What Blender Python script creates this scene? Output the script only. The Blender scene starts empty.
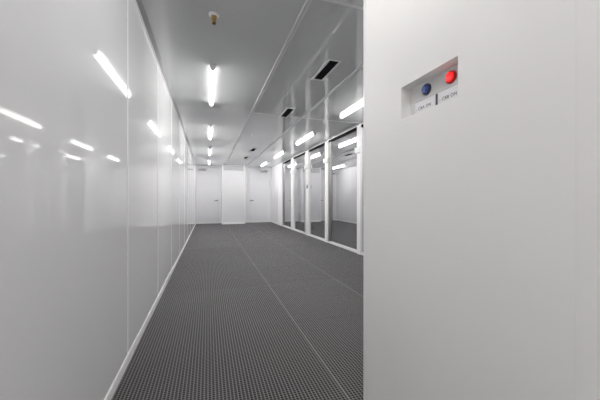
import bpy, bmesh, math
from mathutils import Vector, Matrix

sc = bpy.context.scene
COL = sc.collection
PI = math.pi

# ------------------------------------------------------------------ sizes (metres; X across, Y along the corridor, Z up)
XL, XG, XN = -0.512, 2.90, 0.78      # left wall, glass wall, near right wall
YB, YE, YP = -3.0, 13.30, 12.75     # back wall, end wall, front of the pier
YC = 1.31                           # where the near right wall stops
ZC = 2.59                           # ceiling
ZH = 2.562                          # top of the glass doors
EYE = 1.10
X1, X2 = 0.70, 1.62                 # ceiling joints along the corridor

# ------------------------------------------------------------------ materials
def new_mat(name):
    m = bpy.data.materials.new(name); m.use_nodes = True
    return m, m.node_tree, m.node_tree.nodes['Principled BSDF']

def setin(b, **k):
    for n, v in k.items():
        b.inputs[n.replace('_', ' ')].default_value = v

def simple(name, col, rough=.4, metal=0., spec=.5, coat=0., coat_rough=.05, coat_ior=1.5, emit=None, strength=0., wave=0., wscale=1.5, mottling=.02):
    m, nt, b = new_mat(name)
    setin(b, Base_Color=(*col, 1), Roughness=rough, Metallic=metal, Specular_IOR_Level=spec, Coat_Weight=coat, Coat_Roughness=coat_rough, Coat_IOR=coat_ior)
    tc = nt.nodes.new('ShaderNodeTexCoord')
    if mottling:
        n = nt.nodes.new('ShaderNodeTexNoise'); n.inputs['Scale'].default_value = 2.3; n.inputs['Detail'].default_value = 2
        nt.links.new(tc.outputs['Object'], n.inputs['Vector'])
        mx = nt.nodes.new('ShaderNodeMix'); mx.data_type = 'RGBA'
        mx.inputs[6].default_value = (*[c*(1-mottling) for c in col], 1); mx.inputs[7].default_value = (*[min(1, c*(1+mottling)) for c in col], 1)
        nt.links.new(n.outputs['Fac'], mx.inputs[0]); nt.links.new(mx.outputs[2], b.inputs['Base Color'])
    if wave:
        n = nt.nodes.new('ShaderNodeTexNoise'); n.inputs['Scale'].default_value = wscale; n.inputs['Detail'].default_value = 1
        nt.links.new(tc.outputs['Object'], n.inputs['Vector'])
        bp = nt.nodes.new('ShaderNodeBump'); bp.inputs['Strength'].default_value = 1; bp.inputs['Distance'].default_value = wave
        nt.links.new(n.outputs['Fac'], bp.inputs['Height'])
        nt.links.new(bp.outputs['Normal'], b.inputs['Normal']); nt.links.new(bp.outputs['Normal'], b.inputs['Coat Normal'])
    if emit:
        setin(b, Emission_Color=(*emit, 1), Emission_Strength=strength)
    return m

M = {}
M['gloss_wall'] = simple('glossy white cleanroom panel', (.76, .76, .775), .40, spec=0., coat=1., coat_rough=.04, wave=.0010, wscale=1.3)
M['seal']       = simple('white sealant', (.86, .86, .87), .35)
M['seal_pale']  = simple('pale joint', (.88, .87, .86), .5)  # pale colour for the faint wall joint and the door gaps
M['ceil']       = simple('glossy grey white ceiling panel', (.57, .585, .59), .40, spec=0., coat=1., coat_rough=.015, coat_ior=1.95, wave=.0001)
M['ceil_trim']  = simple('ceiling joint profile', (.66, .66, .67), .35)
M['cove']       = simple('grey cove profile', (.30, .30, .31), .4)
M['matte_wall'] = simple('satin white wall', (.895, .882, .87), .45, wave=.0003)
M['end_wall']   = simple('white end wall', (.80, .80, .82), .35)
M['pier']       = simple('satin white pier', (.72, .72, .735), .6, spec=.3)
M['door']       = simple('white door leaf', (.78, .78, .80), .35)
M['white']      = simple('white powder coat', (.86, .86, .87), .3)
M['edge']       = simple('white edge profile', (.88, .88, .88), .3)
M['alu']        = simple('brushed aluminium', (.46, .46, .45), .28, metal=1.)
M['steel']      = simple('dull steel', (.22, .22, .23), .4, metal=.8)
M['closer']     = simple('silver grey closer', (.30, .30, .31), .45, metal=.3)
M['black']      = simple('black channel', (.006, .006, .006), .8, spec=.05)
M['ventblack']  = simple('black vent mesh', (.010, .010, .012), .7, spec=.1)
M['brass']      = simple('brass', (.55, .38, .16), .32, metal=1.)
M['bronze']     = simple('dark brass', (.20, .11, .05), .4, metal=.8)
M['cap']        = simple('grey end cap', (.72, .72, .73), .45)
M['grille']     = simple('grey grille', (.60, .60, .61), .4)
M['grille_gap'] = simple('grille shadow', (.20, .20, .21), .6)
M['panel']      = simple('light grey control plate', (.66, .66, .655), .4)
M['label']      = simple('white label', (.80, .80, .82), .45)
M['ink']        = simple('black ink', (.03, .03, .035), .6)
M['divider']    = simple('dark divider', (.05, .05, .055), .5)
M['blue']       = simple('blue lens', (.04, .08, .30), .18, coat=.6, mottling=0)
M['blue_ring']  = simple('dark blue bezel', (.03, .035, .09), .3)
M['red']        = simple('red lens', (.85, .012, .012), .15, coat=.6, emit=(1, .01, .01), strength=.6, mottling=0)
M['red_ring']   = simple('red bezel', (.42, .015, .015), .3)
M['tube']       = simple('lit diffuser', (.9, .9, .9), .4, emit=(1., .985, .96), strength=40.0, mottling=0)
M['tube_far']   = simple('lit diffuser, brighter', (.9, .9, .9), .4, emit=(1., .985, .97), strength=40.0, mottling=0)
M['tube_dim']   = simple('lit diffuser, weaker', (.9, .9, .9), .4, emit=(1., .985, .97), strength=14.0, mottling=0)

# tinted reflective glass: mostly a mirror, a bit of dark tint
def glass_mat():
    m, nt, b = new_mat('tinted reflective glass')
    setin(b, Base_Color=(.60, .60, .61, 1), Metallic=1., Roughness=.03)
    tc = nt.nodes.new('ShaderNodeTexCoord')
    n = nt.nodes.new('ShaderNodeTexNoise'); n.inputs['Scale'].default_value = .8
    nt.links.new(tc.outputs['Object'], n.inputs['Vector'])
    bp = nt.nodes.new('ShaderNodeBump'); bp.inputs['Strength'].default_value = 1; bp.inputs['Distance'].default_value = .0004
    nt.links.new(n.outputs['Fac'], bp.inputs['Height']); nt.links.new(bp.outputs['Normal'], b.inputs['Normal'])
    return m
M['glass'] = glass_mat()

def floor_mat():
    m, nt, b = new_mat('perforated dark grey floor')
    L = nt.links.new
    def N(t, **k):
        n = nt.nodes.new(t)
        for a, v in k.items(): setattr(n, a, v)
        return n
    def math_(op, a, b_=None, c=None):
        n = N('ShaderNodeMath', operation=op)
        for i, v in enumerate((a, b_, c)):
            if v is None: continue
            if isinstance(v, (int, float)): n.inputs[i].default_value = v
            else: L(v, n.inputs[i])
        return n.outputs[0]
    tc = N('ShaderNodeTexCoord'); sx = N('ShaderNodeSeparateXYZ'); L(tc.outputs['Object'], sx.inputs[0])
    x, y = sx.outputs[0], sx.outputs[1]
    def cell(v, P):
        f = math_('FRACT', math_('DIVIDE', v, P))
        return math_('ABSOLUTE', math_('SUBTRACT', f, .5))
    cx, cy = cell(x, .0200), cell(y, .0176)
    # rounded square hole (super-ellipse)
    r = math_('POWER', math_('ADD', math_('POWER', math_('DIVIDE', cx, .385), 3.2), math_('POWER', math_('DIVIDE', cy, .42), 3.2)), 1/3.2)
    mr = N('ShaderNodeMapRange'); mr.inputs['From Min'].default_value = .88; mr.inputs['From Max'].default_value = 1.08
    L(r, mr.inputs['Value'])
    # sheets: lines at two joints along the corridor and cross joints that differ per strip
    def line(v, at, w):
        return math_('LESS_THAN', math_('ABSOLUTE', math_('SUBTRACT', v, at)), w)
    s1 = line(x, .738, .006); s2 = line(x, 1.66, .006)
    left = math_('LESS_THAN', x, .738); right = math_('SUBTRACT', 1, left)
    c1 = math_('MULTIPLY', left, math_('MAXIMUM', line(y, 3.58, .004), math_('MAXIMUM', line(y, 6.6, .005), line(y, 9.6, .006))))
    c2 = math_('MULTIPLY', right, math_('MAXIMUM', line(y, 2.4, .005), math_('MAXIMUM', line(y, 6.75, .006), line(y, 9.75, .006))))
    seam = math_('MAXIMUM', s1, s2)
    cross = math_('MAXIMUM', c1, c2)
    # per-sheet tone
    step = math_('FLOOR', math_('DIVIDE', math_('SUBTRACT', y, .58), 3.0))
    sid = math_('ADD', math_('ADD', step, math_('MULTIPLY', right, 7.3)), math_('MULTIPLY', math_('GREATER_THAN', x, 1.66), 3.7))
    wn = N('ShaderNodeTexWhiteNoise', noise_dimensions='1D'); L(sid, wn.inputs['W'])
    tone = math_('ADD', .90, math_('MULTIPLY', wn.outputs['Value'], .2))
    no = N('ShaderNodeTexNoise'); no.inputs['Scale'].default_value = 1.1; no.inputs['Detail'].default_value = 4
    L(tc.outputs['Object'], no.inputs['Vector'])
    tone = math_('MULTIPLY', tone, math_('ADD', .85, math_('MULTIPLY', no.outputs['Fac'], .3)))
    rib = N('ShaderNodeMix', data_type='RGBA'); rib.inputs[6].default_value = (.004, .004, .005, 1); rib.inputs[7].default_value = (.172, .165, .169, 1)
    L(mr.outputs[0], rib.inputs[0])
    sm = N('ShaderNodeMix', data_type='RGBA'); L(math_('MULTIPLY', seam, .6), sm.inputs[0]); L(rib.outputs[2], sm.inputs[6]); sm.inputs[7].default_value = (.24, .235, .235, 1)
    cm = N('ShaderNodeMix', data_type='RGBA'); L(math_('MULTIPLY', cross, .6), cm.inputs[0]); L(sm.outputs[2], cm.inputs[6]); cm.inputs[7].default_value = (.03, .03, .03, 1)
    sc_ = N('ShaderNodeMix', data_type='RGBA', blend_type='MULTIPLY'); sc_.inputs[0].default_value = 1
    L(cm.outputs[2], sc_.inputs[6]); L(tone, sc_.inputs[7])
    L(sc_.outputs[2], b.inputs['Base Color'])
    setin(b, Roughness=.62, Specular_IOR_Level=.25)
    bp = N('ShaderNodeBump'); bp.inputs['Strength'].default_value = .5; bp.inputs['Distance'].default_value = .004
    L(mr.outputs[0], bp.inputs['Height']); L(bp.outputs['Normal'], b.inputs['Normal'])
    return m
M['floor'] = floor_mat()

# ------------------------------------------------------------------ mesh helpers
def box(bm, x0, x1, y0, y1, z0, z1):
    vs = [bm.verts.new((x, y, z)) for x in (x0, x1) for y in (y0, y1) for z in (z0, z1)]
    for f in ((0,1,3,2), (4,6,7,5), (0,4,5,1), (2,3,7,6), (0,2,6,4), (1,5,7,3)):
        bm.faces.new([vs[i] for i in f])
    return vs

def lathe(bm, prof, seg=20, mat=None):
    """surface of revolution about local Z; prof = [(radius, z)...]; mat = placing matrix"""
    mat = mat or Matrix()
    rings = []
    for r, z in prof:
        if r < 1e-6: rings.append([bm.verts.new(mat @ Vector((0, 0, z)))])
        else: rings.append([bm.verts.new(mat @ Vector((r*math.cos(2*PI*k/seg), r*math.sin(2*PI*k/seg), z))) for k in range(seg)])
    for a, b in zip(rings, rings[1:]):
        for k in range(seg):
            k2 = (k+1) % seg
            if len(a) == 1 and len(b) == 1: continue
            if len(a) == 1: bm.faces.new((a[0], b[k], b[k2]))
            elif len(b) == 1: bm.faces.new((a[k], a[k2], b[0]))
            else: bm.faces.new((a[k], a[k2], b[k2], b[k]))

def prism_y(bm, poly, y0, y1):
    """extrude a list of (x, z) along Y"""
    a = [bm.verts.new((x, y0, z)) for x, z in poly]; b = [bm.verts.new((x, y1, z)) for x, z in poly]
    n = len(poly)
    bm.faces.new(a); bm.faces.new(b[::-1])
    for i in range(n):
        j = (i+1) % n
        bm.faces.new((a[i], b[i], b[j], a[j]))

def obj(name, bm, mat, parent=None, smooth=False, bevel=0, label=None):
    bmesh.ops.recalc_face_normals(bm, faces=bm.faces)
    me = bpy.data.meshes.new(name); bm.to_mesh(me); bm.free()
    o = bpy.data.objects.new(name, me); COL.objects.link(o)
    me.materials.append(mat)
    if smooth:
        for p in me.polygons: p.use_smooth = True
        me.set_sharp_from_angle(angle=math.radians(40))
    if bevel:
        md = o.modifiers.new('bevel', 'BEVEL'); md.width = bevel; md.segments = 2; md.limit_method = 'ANGLE'
    if parent: o.parent = parent
    if label: o['label'] = label
    return o

def boxes(name, lst, mat, parent=None, bevel=0, label=None):
    bm = bmesh.new()
    for b in lst: box(bm, *b)
    return obj(name, bm, mat, parent, bevel=bevel, label=label)

def struct(o, label=None, cat=None):
    o['kind'] = 'structure'
    if label: o['label'] = label
    if cat: o['category'] = cat
    return o

def empty(name, loc):
    o = bpy.data.objects.new(name, None); COL.objects.link(o); o.location = loc; o.empty_display_size = .05
    return o

def thing(name, label, cat, loc, group=None):
    o = empty(name, loc); o['label'] = label; o['category'] = cat
    if group: o['group'] = group
    return o

def dup(root, loc, label, group=None):
    r = root.copy(); COL.objects.link(r); r.location = loc; r['label'] = label
    if group: r['group'] = group
    for ch in list(root.children):
        c = ch.copy(); COL.objects.link(c); c.parent = r
        for g in ch.children:
            d = g.copy(); COL.objects.link(d); d.parent = c
    return r

# ------------------------------------------------------------------ room shell
struct(boxes('floor', [(XL-.2, XG+.2, YB-.2, YE+.2, -.1, 0)], M['floor']), 'dark grey perforated floor sheets laid along the corridor', 'floor')
struct(boxes('ceiling', [(XL-.2, XG+.2, YB-.2, YE+.2, ZC, ZC+.1)], M['ceil']), 'glossy pale grey ceiling of large panels', 'ceiling')

wl = struct(boxes('wall_left', [(XL-.1, XL, YB, YE, 0, ZC)], M['gloss_wall']), 'glossy white panelled wall along the left', 'wall')
joints = [2.16+1.2*k for k in range(0, 10) if 2.16+1.2*k < YE-.2]
boxes('panel_joint', [(XL-.002, XL+.0015, y-.008, y+.008, .062, ZC) for y in joints], M['seal'], wl)

struct(boxes('wall_back', [(XL-.1, XN+.3, YB-.1, YB, 0, ZC)], M['end_wall']), 'white wall closing the corridor behind', 'wall')
struct(boxes('wall_end', [(XL-.1, XG+.1, YE, YE+.1, 0, ZC)], M['end_wall']), 'white end wall with two doors', 'wall')

# near right wall, with a recess for the push buttons
NY0, NY1, NZ0, NZ1, ND = .723, 1.009, EYE+.3375, EYE+.471, .048
bm = bmesh.new()
TH = .14
def quad(bm, *p): bm.faces.new([bm.verts.new(q) for q in p])
def rect_x(bm, x, y0, y1, z0, z1): quad(bm, (x,y0,z0), (x,y1,z0), (x,y1,z1), (x,y0,z1))
rect_x(bm, XN, YB, NY0, 0, ZC); rect_x(bm, XN, NY1, YC, 0, ZC)
rect_x(bm, XN, NY0, NY1, 0, NZ0); rect_x(bm, XN, NY0, NY1, NZ1, ZC)
xb = XN+ND
rect_x(bm, xb, NY0, NY1, NZ0, NZ1)
quad(bm, (XN,NY0,NZ0), (xb,NY0,NZ0), (xb,NY1,NZ0), (XN,NY1,NZ0)); quad(bm, (XN,NY0,NZ1), (xb,NY0,NZ1), (xb,NY1,NZ1), (XN,NY1,NZ1))
quad(bm, (XN,NY0,NZ0), (xb,NY0,NZ0), (xb,NY0,NZ1), (XN,NY0,NZ1)); quad(bm, (XN,NY1,NZ0), (xb,NY1,NZ0), (xb,NY1,NZ1), (XN,NY1,NZ1))
rect_x(bm, XN+TH, YB, YC, 0, ZC)
quad(bm, (XN,YC,0), (XN+TH,YC,0), (XN+TH,YC,ZC), (XN,YC,ZC)); quad(bm, (XN,YB,0), (XN+TH,YB,0), (XN+TH,YB,ZC), (XN,YB,ZC))
quad(bm, (XN,YB,0), (XN+TH,YB,0), (XN+TH,YC,0), (XN,YC,0)); quad(bm, (XN,YB,ZC), (XN+TH,YB,ZC), (XN+TH,YC,ZC), (XN,YC,ZC))
bmesh.ops.remove_doubles(bm, verts=bm.verts, dist=1e-5)
wr = struct(obj('wall_right', bm, M['matte_wall']), 'plain white wall at the right with a small square-cut recess', 'wall')
boxes('edge_profile', [(XN-.002, XN+.02, YC-.014, YC+.003, 0, ZC)], M['edge'], wr)
boxes('panel_joint', [(XN-.0006, XN+.002, .409, .4125, 0, ZC)], M['seal_pale'], wr)
struct(boxes('wall_side', [(XN+TH, XG+.1, YC-.1, YC, 0, ZC)], M['matte_wall']), 'white return wall hidden behind the near corner', 'wall')

# right wall beyond: solid before and after the glass doors
struct(boxes('wall_right_near', [(XG, XG+.1, YC, 3.40, 0, ZC)], M['end_wall']), 'white wall before the glass doors', 'wall')
struct(boxes('wall_right_far', [(XG-.03, XG+.1, 11.81, YE, 0, ZC)], M['pier']), 'white wall between the last glass door and the end wall', 'wall')
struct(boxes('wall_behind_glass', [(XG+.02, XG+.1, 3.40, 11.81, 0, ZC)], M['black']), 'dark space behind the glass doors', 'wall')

# pier in the middle of the end wall
pier = struct(boxes('wall_pier', [(.60, 1.55, YP, YE, 0, ZC)], M['pier']), 'white pier standing between the two end doors', 'wall')
boxes('edge_profile', [(.585, .625, YP-.012, YP+.02, .09, ZC)], M['edge'], pier)
boxes('edge_profile', [(1.525, 1.565, YP-.012, YP+.02, .09, ZC)], M['edge'], pier)
boxes('plinth', [(.575, 1.575, YP-.03, YE, 0, .09)], M['edge'], pier)

# baseboards
bm = bmesh.new(); prism_y(bm, [(XL, 0), (XL+.008, 0), (XL+.008, .050), (XL+.003, .062), (XL, .062)], YB, YE)
struct(obj('baseboard_left', bm, M['edge']), 'slim pale base strip under the left wall', 'baseboard')
struct(boxes('baseboard_end', [(XL+.014, .575, YE-.014, YE, 0, .09), (1.575, XG-.03, YE-.014, YE, 0, .09)], M['edge']), 'white base strip under the end doors', 'baseboard')
struct(boxes('baseboard_right', [(XG-.045, XG-.03, 11.83, YE-.014, 0, .09)], M['edge']), 'white base strip under the far right wall', 'baseboard')

# ceiling profiles
bm = bmesh.new(); prism_y(bm, [(XL, ZC), (XL, ZC-.022), (XL+.040, ZC-.004), (XL+.040, ZC)], YB, YE)
struct(obj('trim_1', bm, M['cove']), 'grey cove strip where the left wall meets the ceiling', 'trim')
struct(boxes('trim_13', [(XL, XL+.006, YB, YE, ZC-.032, ZC-.022)], M['edge']), 'thin white edge under the grey cove strip', 'trim')
def joint_y(name, x, y0, y1, label):
    bm = bmesh.new()
    box(bm, x, x+.010, y0, y1, ZC-.008, ZC); box(bm, x+.010, x+.030, y0, y1, ZC-.002, ZC); box(bm, x+.030, x+.040, y0, y1, ZC-.008, ZC)
    return struct(obj(name, bm, M['ceil_trim']), label, 'trim')
joint_y('trim_2', X1, YB, YP, 'long double-lipped ceiling joint left of the black vents')
joint_y('trim_3', X2, YC, YP, 'long ceiling joint right of the black vents')
struct(boxes('trim_4', [(XL+.045, X1, 1.93, 1.96, ZC-.006, ZC), (X1+.04, X2, 1.93, 1.96, ZC-.006, ZC), (X2+.04, XG, 1.93, 1.96, ZC-.006, ZC)], M['ceil_trim']), 'cross joint of the ceiling nearest the near corner', 'trim')
struct(boxes('trim_5', [(X1+.04, X2, 4.915, 4.93, ZC-.004, ZC), (X2+.04, XG-.02, 4.915, 4.93, ZC-.004, ZC)], M['ceil_trim']), 'thin cross joint of the ceiling beside the second vent', 'trim')
# black channel over the glass
struct(boxes('trim_6', [(XG-.03, XG+.02, 3.40, 11.81, ZH-.05, ZH)], M['black']), 'black channel over the glass doors', 'trim')

hd = struct(boxes('trim_14', [(XG-.012, XG+.02, 3.40, 11.81, ZH+.004, ZC), (XG-.032, XG+.02, 3.40, 11.81, ZH, ZH+.012)], M['gloss_wall']), 'white header strip between the glass doors and the ceiling', 'trim')
# ------------------------------------------------------------------ posts of the glass wall
posts = [(3.40, 3.56), (4.93, 5.07), (6.52, 6.71), (7.97, 8.23), (9.58, 9.84), (11.08, 11.81)]
plabels = ['white post before the first glass door', 'white post nearest the near corner, with a small bracket', 'slender white post beside an aluminium stile',
           'white post with a dark lock', 'white post before the last glass door', 'broad white post after the last glass door']
for i, (y0, y1) in enumerate(posts):
    p = struct(boxes('trim_%d' % (7+i), [(XG-.05, XG+.02, y0, y1, 0, ZH-.001)], M['white'], bevel=.004), plabels[i], 'post')
    boxes('joint_strip', [(XG-.020, XG, (y0+y1)/2-.03, (y0+y1)/2+.03, ZH+.012, ZC)], M['edge'], hd)
    if i in (1, 2, 3, 4):
        boxes('bracket', [(XG-.085, XG-.045, y0-.015, y1+.03, 2.02, 2.13)], M['white'], p, bevel=.006)
    if i == 3:
        bm = bmesh.new(); box(bm, XG-.075, XG-.048, y0+.03, y0+.10, 1.42, 1.53)
        obj('lock', bm, M['steel'], p, bevel=.004)

# glass sliding doors between the posts
# (y0, y1, aluminium stile side: 'far' / 'near' / None)
leaves = [(3.56, 4.93, None), (5.07, 6.52, 'far'), (6.71, 7.97, None), (8.23, 9.58, 'near'), (9.84, 11.08, 'far')]
dl = ['glass door mostly hidden behind the near corner', 'nearest full glass door, reflecting the corridor', 'glass door right of the slender white post',
      'glass door with a wide aluminium stile', 'farthest narrow glass door']
for i, (y0, y1, side) in enumerate(leaves):
    r = struct(empty('door_%d' % (3+i), (XG, (y0+y1)/2, 0)), dl[i], 'door')
    def loc(b):  # world box -> local to the empty
        return (b[0]-XG, b[1]-XG, b[2]-(y0+y1)/2, b[3]-(y0+y1)/2, b[4], b[5])
    g0, g1 = y0, y1
    W = .14
    if side == 'far': g1 = y1-W
    if side == 'near': g0 = y0+W
    boxes('glass', [loc((XG-.006, XG+.006, g0, g1, .055, ZH-.045))], M['glass'], r)
    boxes('bottom_rail', [loc((XG-.03, XG+.012, y0, y1, 0, .055))], M['white'], r)
    if side:
        a, b = (g1, y1) if side == 'far' else (y0, g0)
        boxes('stile', [loc((XG-.022, XG+.012, a, b, .055, ZH-.05)), loc((XG-.034, XG-.022, a, a+.03, .055, 2.4)), loc((XG-.034, XG-.022, b-.04, b, .055, 2.4))], M['alu'], r, label='aluminium stile')

# ------------------------------------------------------------------ end doors
def end_door(name, x0, x1, hx, hdir, cx0, cx1, label):
    r = struct(empty(name, ((x0+x1)/2, YE, 0)), label, 'door')
    ox, top = (x0+x1)/2, 2.45
    B = lambda *b: (b[0]-ox, b[1]-ox, b[2]-YE, b[3]-YE, b[4], b[5])
    boxes('door_frame', [B(x0-.045, x0, YE-.03, YE, .0, top+.03), B(x1, x1+.045, YE-.03, YE, 0, top+.03), B(x0, x1, YE-.03, YE, top, top+.03)], M['white'], r)
    lf = boxes('door_leaf', [B(x0+.006, x1-.006, YE-.022, YE, .10, top-.006)], M['door'], r)
    boxes('gap', [B(x0, x0+.006, YE-.006, YE, .09, top), B(x1-.006, x1, YE-.006, YE, .09, top)], M['seal_pale'], r)
    bm = bmesh.new()
    rot = Matrix.Translation((hx-ox, -.022, 1.03)) @ Matrix.Rotation(PI/2, 4, 'X')
    lathe(bm, [(0, 0), (.034, 0), (.034, .010), (.010, .014), (.010, .05), (0, .05)], 14, rot)
    a, b = sorted((hx-ox-.01*hdir, hx-ox+.13*hdir))
    box(bm, a, b, -.085, -.066, 1.012, 1.046)
    obj('handle', bm, M['steel'], lf)
    bm = bmesh.new()
    box(bm, cx0-ox, cx1-ox, -.075, -.022, 2.36, 2.43)
    box(bm, (cx0+cx1)/2-ox-.02, (cx0+cx1)/2-ox+.22, -.095, -.078, 2.43, 2.445)
    obj('closer', bm, M['closer'], lf, bevel=.004)
end_door('door_1', -.44, .50, .40, -1, -.40, -.08, 'white flush door left of the pier')
end_door('door_2', 1.82, 2.72, 1.90, 1, 2.36, 2.68, 'white flush door right of the pier')

# ------------------------------------------------------------------ ventilation grille at the top of the pier
g = thing('ventilation_grille', 'grey slatted air grille at the top of the white pier', 'grille', (1.075, YP, 2.35))
boxes('frame', [(-.44, .44, -.014, 0, 0, .015), (-.44, .44, -.014, 0, .222, .238), (-.44, -.425, -.014, 0, .015, .222), (.425, .44, -.014, 0, .015, .222)], M['grille'], g)
boxes('backing', [(-.425, .425, -.003, 0, .015, .222)], M['grille_gap'], g)
bm = bmesh.new()
for k in range(5):
    z = .028+k*.040
    box(bm, -.425, .425, -.014, -.003, z, z+.024)
obj('slat', bm, M['grille'], g)

# ------------------------------------------------------------------ batten lights
def make_light():
    r = thing('batten_light', '-', 'light', (0, 0, ZC), 'batten lights on the ceiling')
    boxes('housing', [(-.036, .036, .01, 1.34, -.004, 0)], M['white'], r)
    def dprof(w, h, n=14):
        return [(w*math.cos(PI*k/n), -.004-(h-.004)*math.sin(PI*k/n)) for k in range(n+1)] + [(-w, 0), (w, 0)]
    bm = bmesh.new(); prism_y(bm, dprof(.031, .055), .05, 1.30)
    obj('diffuser', bm, M['tube'], r, smooth=True)
    for y0, y1 in ((0, .05), (1.30, 1.35)):
        bm = bmesh.new(); prism_y(bm, dprof(.034, .060), y0, y1)
        obj('end_cap', bm, M['cap'], r, smooth=True)
    return r
LY = [3.26+2.65*k for k in range(4)]
L1 = ['lit tube light nearest the brass sprinkler, first of the left row', 'second lit tube light from the brass sprinkler in the left row',
      'third lit tube light of the left row, over the far floor', 'lit tube light of the left row closest to the left end door']
L2 = ['lit tube light cut off by the near white wall, in the row beside the glass', 'second lit tube light of the row beside the glass doors',
      'third lit tube light beside the glass doors', 'lit tube light of the glass-side row closest to the right end door']
proto = make_light()
first = True
for i, y in enumerate(LY):
    for x, lab in ((.05, L1[i]), (2.27, L2[i])):
        if first:
            proto.location = (x, y, ZC); proto['label'] = lab; first = False
        else:
            dup(proto, (x, y, ZC), lab)
for o in list(COL.objects):          # the last lamps before the end wall are the brighter type
    if o.name.startswith('diffuser') and o.parent and o.parent.location.y > 10:
        o.data = o.data.copy(); o.data.materials[0] = M['tube_far']

rear_fill = dup(proto, (.05, -2.04, ZC), 'tube light added at the unseen back end to brighten the near walls')  # extra tube behind the camera, added to brighten the near walls
overhead_fill = dup(proto, (.05, .61, ZC), 'weaker tube light added overhead, out of view, to fill the near walls')  # extra weak tube above the view, added as fill for the near walls
for o in list(overhead_fill.children):
    if o.name.startswith('diffuser'):
        o.data = o.data.copy(); o.data.materials[0] = M['tube_dim']
# ------------------------------------------------------------------ black ceiling vents
def make_vent():
    r = thing('ceiling_vent', '-', 'vent', (0, 0, ZC), 'black slot vents in the ceiling')
    w, l = .052, .245
    boxes('frame', [(-w-.025, w+.025, -l-.025, -l, -.006, 0), (-w-.025, w+.025, l, l+.025, -.006, 0), (-w-.025, -w, -l, l, -.006, 0), (w, w+.025, -l, l, -.006, 0)], M['ceil_trim'], r)
    boxes('backing', [(-w, w, -l, l, -.002, 0)], M['ventblack'], r)
    boxes('slat', [(-w, w, -l+.02+k*.03, -l+.026+k*.03, -.007, -.002) for k in range(15)], M['ventblack'], r)
    return r
v = make_vent()
for i, (y, lab) in enumerate([(3.03, 'black slot vent in the ceiling nearest the near white wall'), (4.72, 'second black slot vent from the near white wall'),
                              (8.57, 'small black ceiling vent, the farther-but-one toward the pier'), (10.28, 'black ceiling vent closest to the pier grille')]):
    if i == 0: v.location = (1.297, y, ZC); v['label'] = lab
    else: dup(v, (1.297, y, ZC), lab)

# ------------------------------------------------------------------ sprinklers
def make_sprinkler(loc, label):
    r = thing('ceiling_sprinkler', label, 'sprinkler', loc, 'ceiling sprinklers')
    bm = bmesh.new(); lathe(bm, [(0, 0), (.043, 0), (.043, -.004), (.036, -.012), (.024, -.016), (0, -.016)], 24)
    obj('escutcheon', bm, M['white'], r, smooth=True)
    bm = bmesh.new(); lathe(bm, [(0, -.012), (.024, -.014), (.024, -.030), (.017, -.033), (.016, -.046), (.020, -.048), (.020, -.056), (.010, -.060), (0, -.060)], 6)
    obj('brass_body', bm, M['brass'], r)
    bm = bmesh.new(); lathe(bm, [(0, -.058), (.007, -.058), (.007, -.068), (.017, -.070), (.017, -.074), (.006, -.080), (0, -.080)], 16)
    obj('deflector', bm, M['bronze'], r, smooth=True)
    return r
s0 = make_sprinkler((.046, 2.39, ZC), 'brass sprinkler with white cup on the ceiling before the first tube light')
s1 = dup(s0, (.96, 6.51, ZC), 'tiny grey sprinkler on the ceiling between the second and third vents')
s1.scale = (.62, .62, .62)
for o in s1.children:
    o.data = o.data.copy(); o.data.materials[0] = M['cap']

# ------------------------------------------------------------------ push button panel in the recess
PX = xb - .004          # front of the plate
cp = thing('control_panel', 'two-button control panel set in the recess of the right wall', 'control panel', (xb, .866, NZ0))
B = lambda x0, x1, y0, y1, z0, z1: (x0-xb, x1-xb, y0-.866, y1-.866, z0-NZ0, z1-NZ0)
boxes('button_plate', [B(PX, xb, NY0+.004, NY1-.006, EYE+.402, NZ1-.004)], M['panel'], cp)
boxes('lower_plate', [B(PX, xb, NY0+.004, NY1-.006, NZ0+.002, EYE+.4005)], M['panel'], cp)
boxes('divider', [B(PX-.003, PX, .8555, .8615, EYE+.355, EYE+.397)], M['divider'], cp)
def button(y, z, lens, ring, label):
    base = Matrix.Translation((PX-xb, y-.866, z-NZ0)) @ Matrix.Rotation(-PI/2, 4, 'Y')
    bm = bmesh.new(); lathe(bm, [(.0, 0), (.0225, 0), (.0225, .006), (.0200, .009), (.0165, .009), (.0165, .004), (0, .004)], 32, base)
    r = obj('button', bm, ring, cp, smooth=True, label=label)
    bm = bmesh.new(); lathe(bm, [(.0165, .004), (.0165, .012), (.0140, .0155), (.008, .0172), (0, .0178)], 32, base)
    obj('lens', bm, lens, r, smooth=True)
button(.909, EYE+.4335, M['blue'], M['blue_ring'], 'blue push button')
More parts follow.
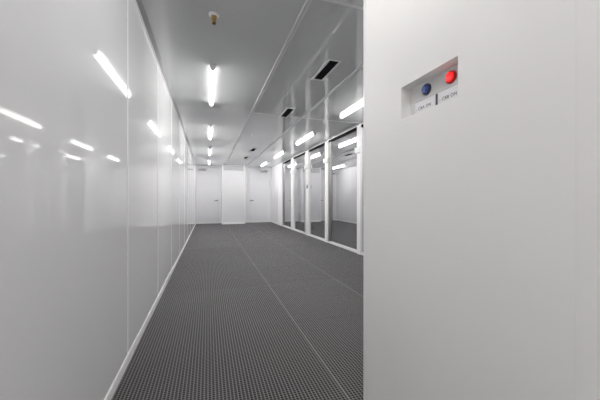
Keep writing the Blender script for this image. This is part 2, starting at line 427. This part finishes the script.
button(.791, EYE+.4335, M['red'], M['red_ring'], 'lit red push button')

def text_mesh(body, size):
    cu = bpy.data.curves.new('txt', 'FONT'); cu.body = body; cu.size = size; cu.extrude = .0002; cu.align_x = 'CENTER'; cu.align_y = 'CENTER'
    cu.space_character = 1.1
    t = bpy.data.objects.new('txt', cu); COL.objects.link(t)
    bpy.context.view_layer.update()
    me = bpy.data.meshes.new_from_object(t.evaluated_get(bpy.context.evaluated_depsgraph_get()))
    bpy.data.objects.remove(t); bpy.data.curves.remove(cu)
    return me
ROT = Matrix(((0, 0, -1, 0), (-1, 0, 0, 0), (0, 1, 0, 0), (0, 0, 0, 1)))   # text x -> -Y, text y -> Z, normal -> -X
for y0, y1, txt in ((.868, .975, '- CBA ON'), (.750, .850, '- CBB ON')):
    lp = boxes('name_label', [B(PX-.001, PX, y0, y1, EYE+.345, EYE+.398)], M['label'], cp, label='white label reading ' + txt[2:])
    me = text_mesh(txt, .017); me.name = 'lettering'
    me.transform(Matrix.Translation((PX-.0014-xb, (y0+y1)/2-.866+.006, EYE+.369-NZ0)) @ ROT)
    me.materials.clear(); me.materials.append(M['ink'])
    o = bpy.data.objects.new('lettering', me); COL.objects.link(o); o.parent = lp

# ------------------------------------------------------------------ world, camera
w = bpy.data.worlds.new('world'); sc.world = w; w.use_nodes = True
w.node_tree.nodes['Background'].inputs[0].default_value = (.9, .92, 1, 1); w.node_tree.nodes['Background'].inputs[1].default_value = .0

cam = bpy.data.cameras.new('camera'); co = bpy.data.objects.new('camera', cam); COL.objects.link(co)
cam.sensor_width = 36; cam.lens = 283/600*36; cam.shift_y = -1/600; cam.clip_start = .01
co.location = (0, 0, EYE); co.rotation_euler = (PI/2, 0, -math.atan(92/283))
sc.camera = co
sc.view_settings.view_transform = 'Standard'
sc.view_settings.look = 'None'; sc.view_settings.exposure = .80
sc.cycles.max_bounces = 20; sc.cycles.diffuse_bounces = 14; sc.cycles.glossy_bounces = 8
sc.cycles.sample_clamp_indirect = 3; sc.cycles.sample_clamp_direct = 3
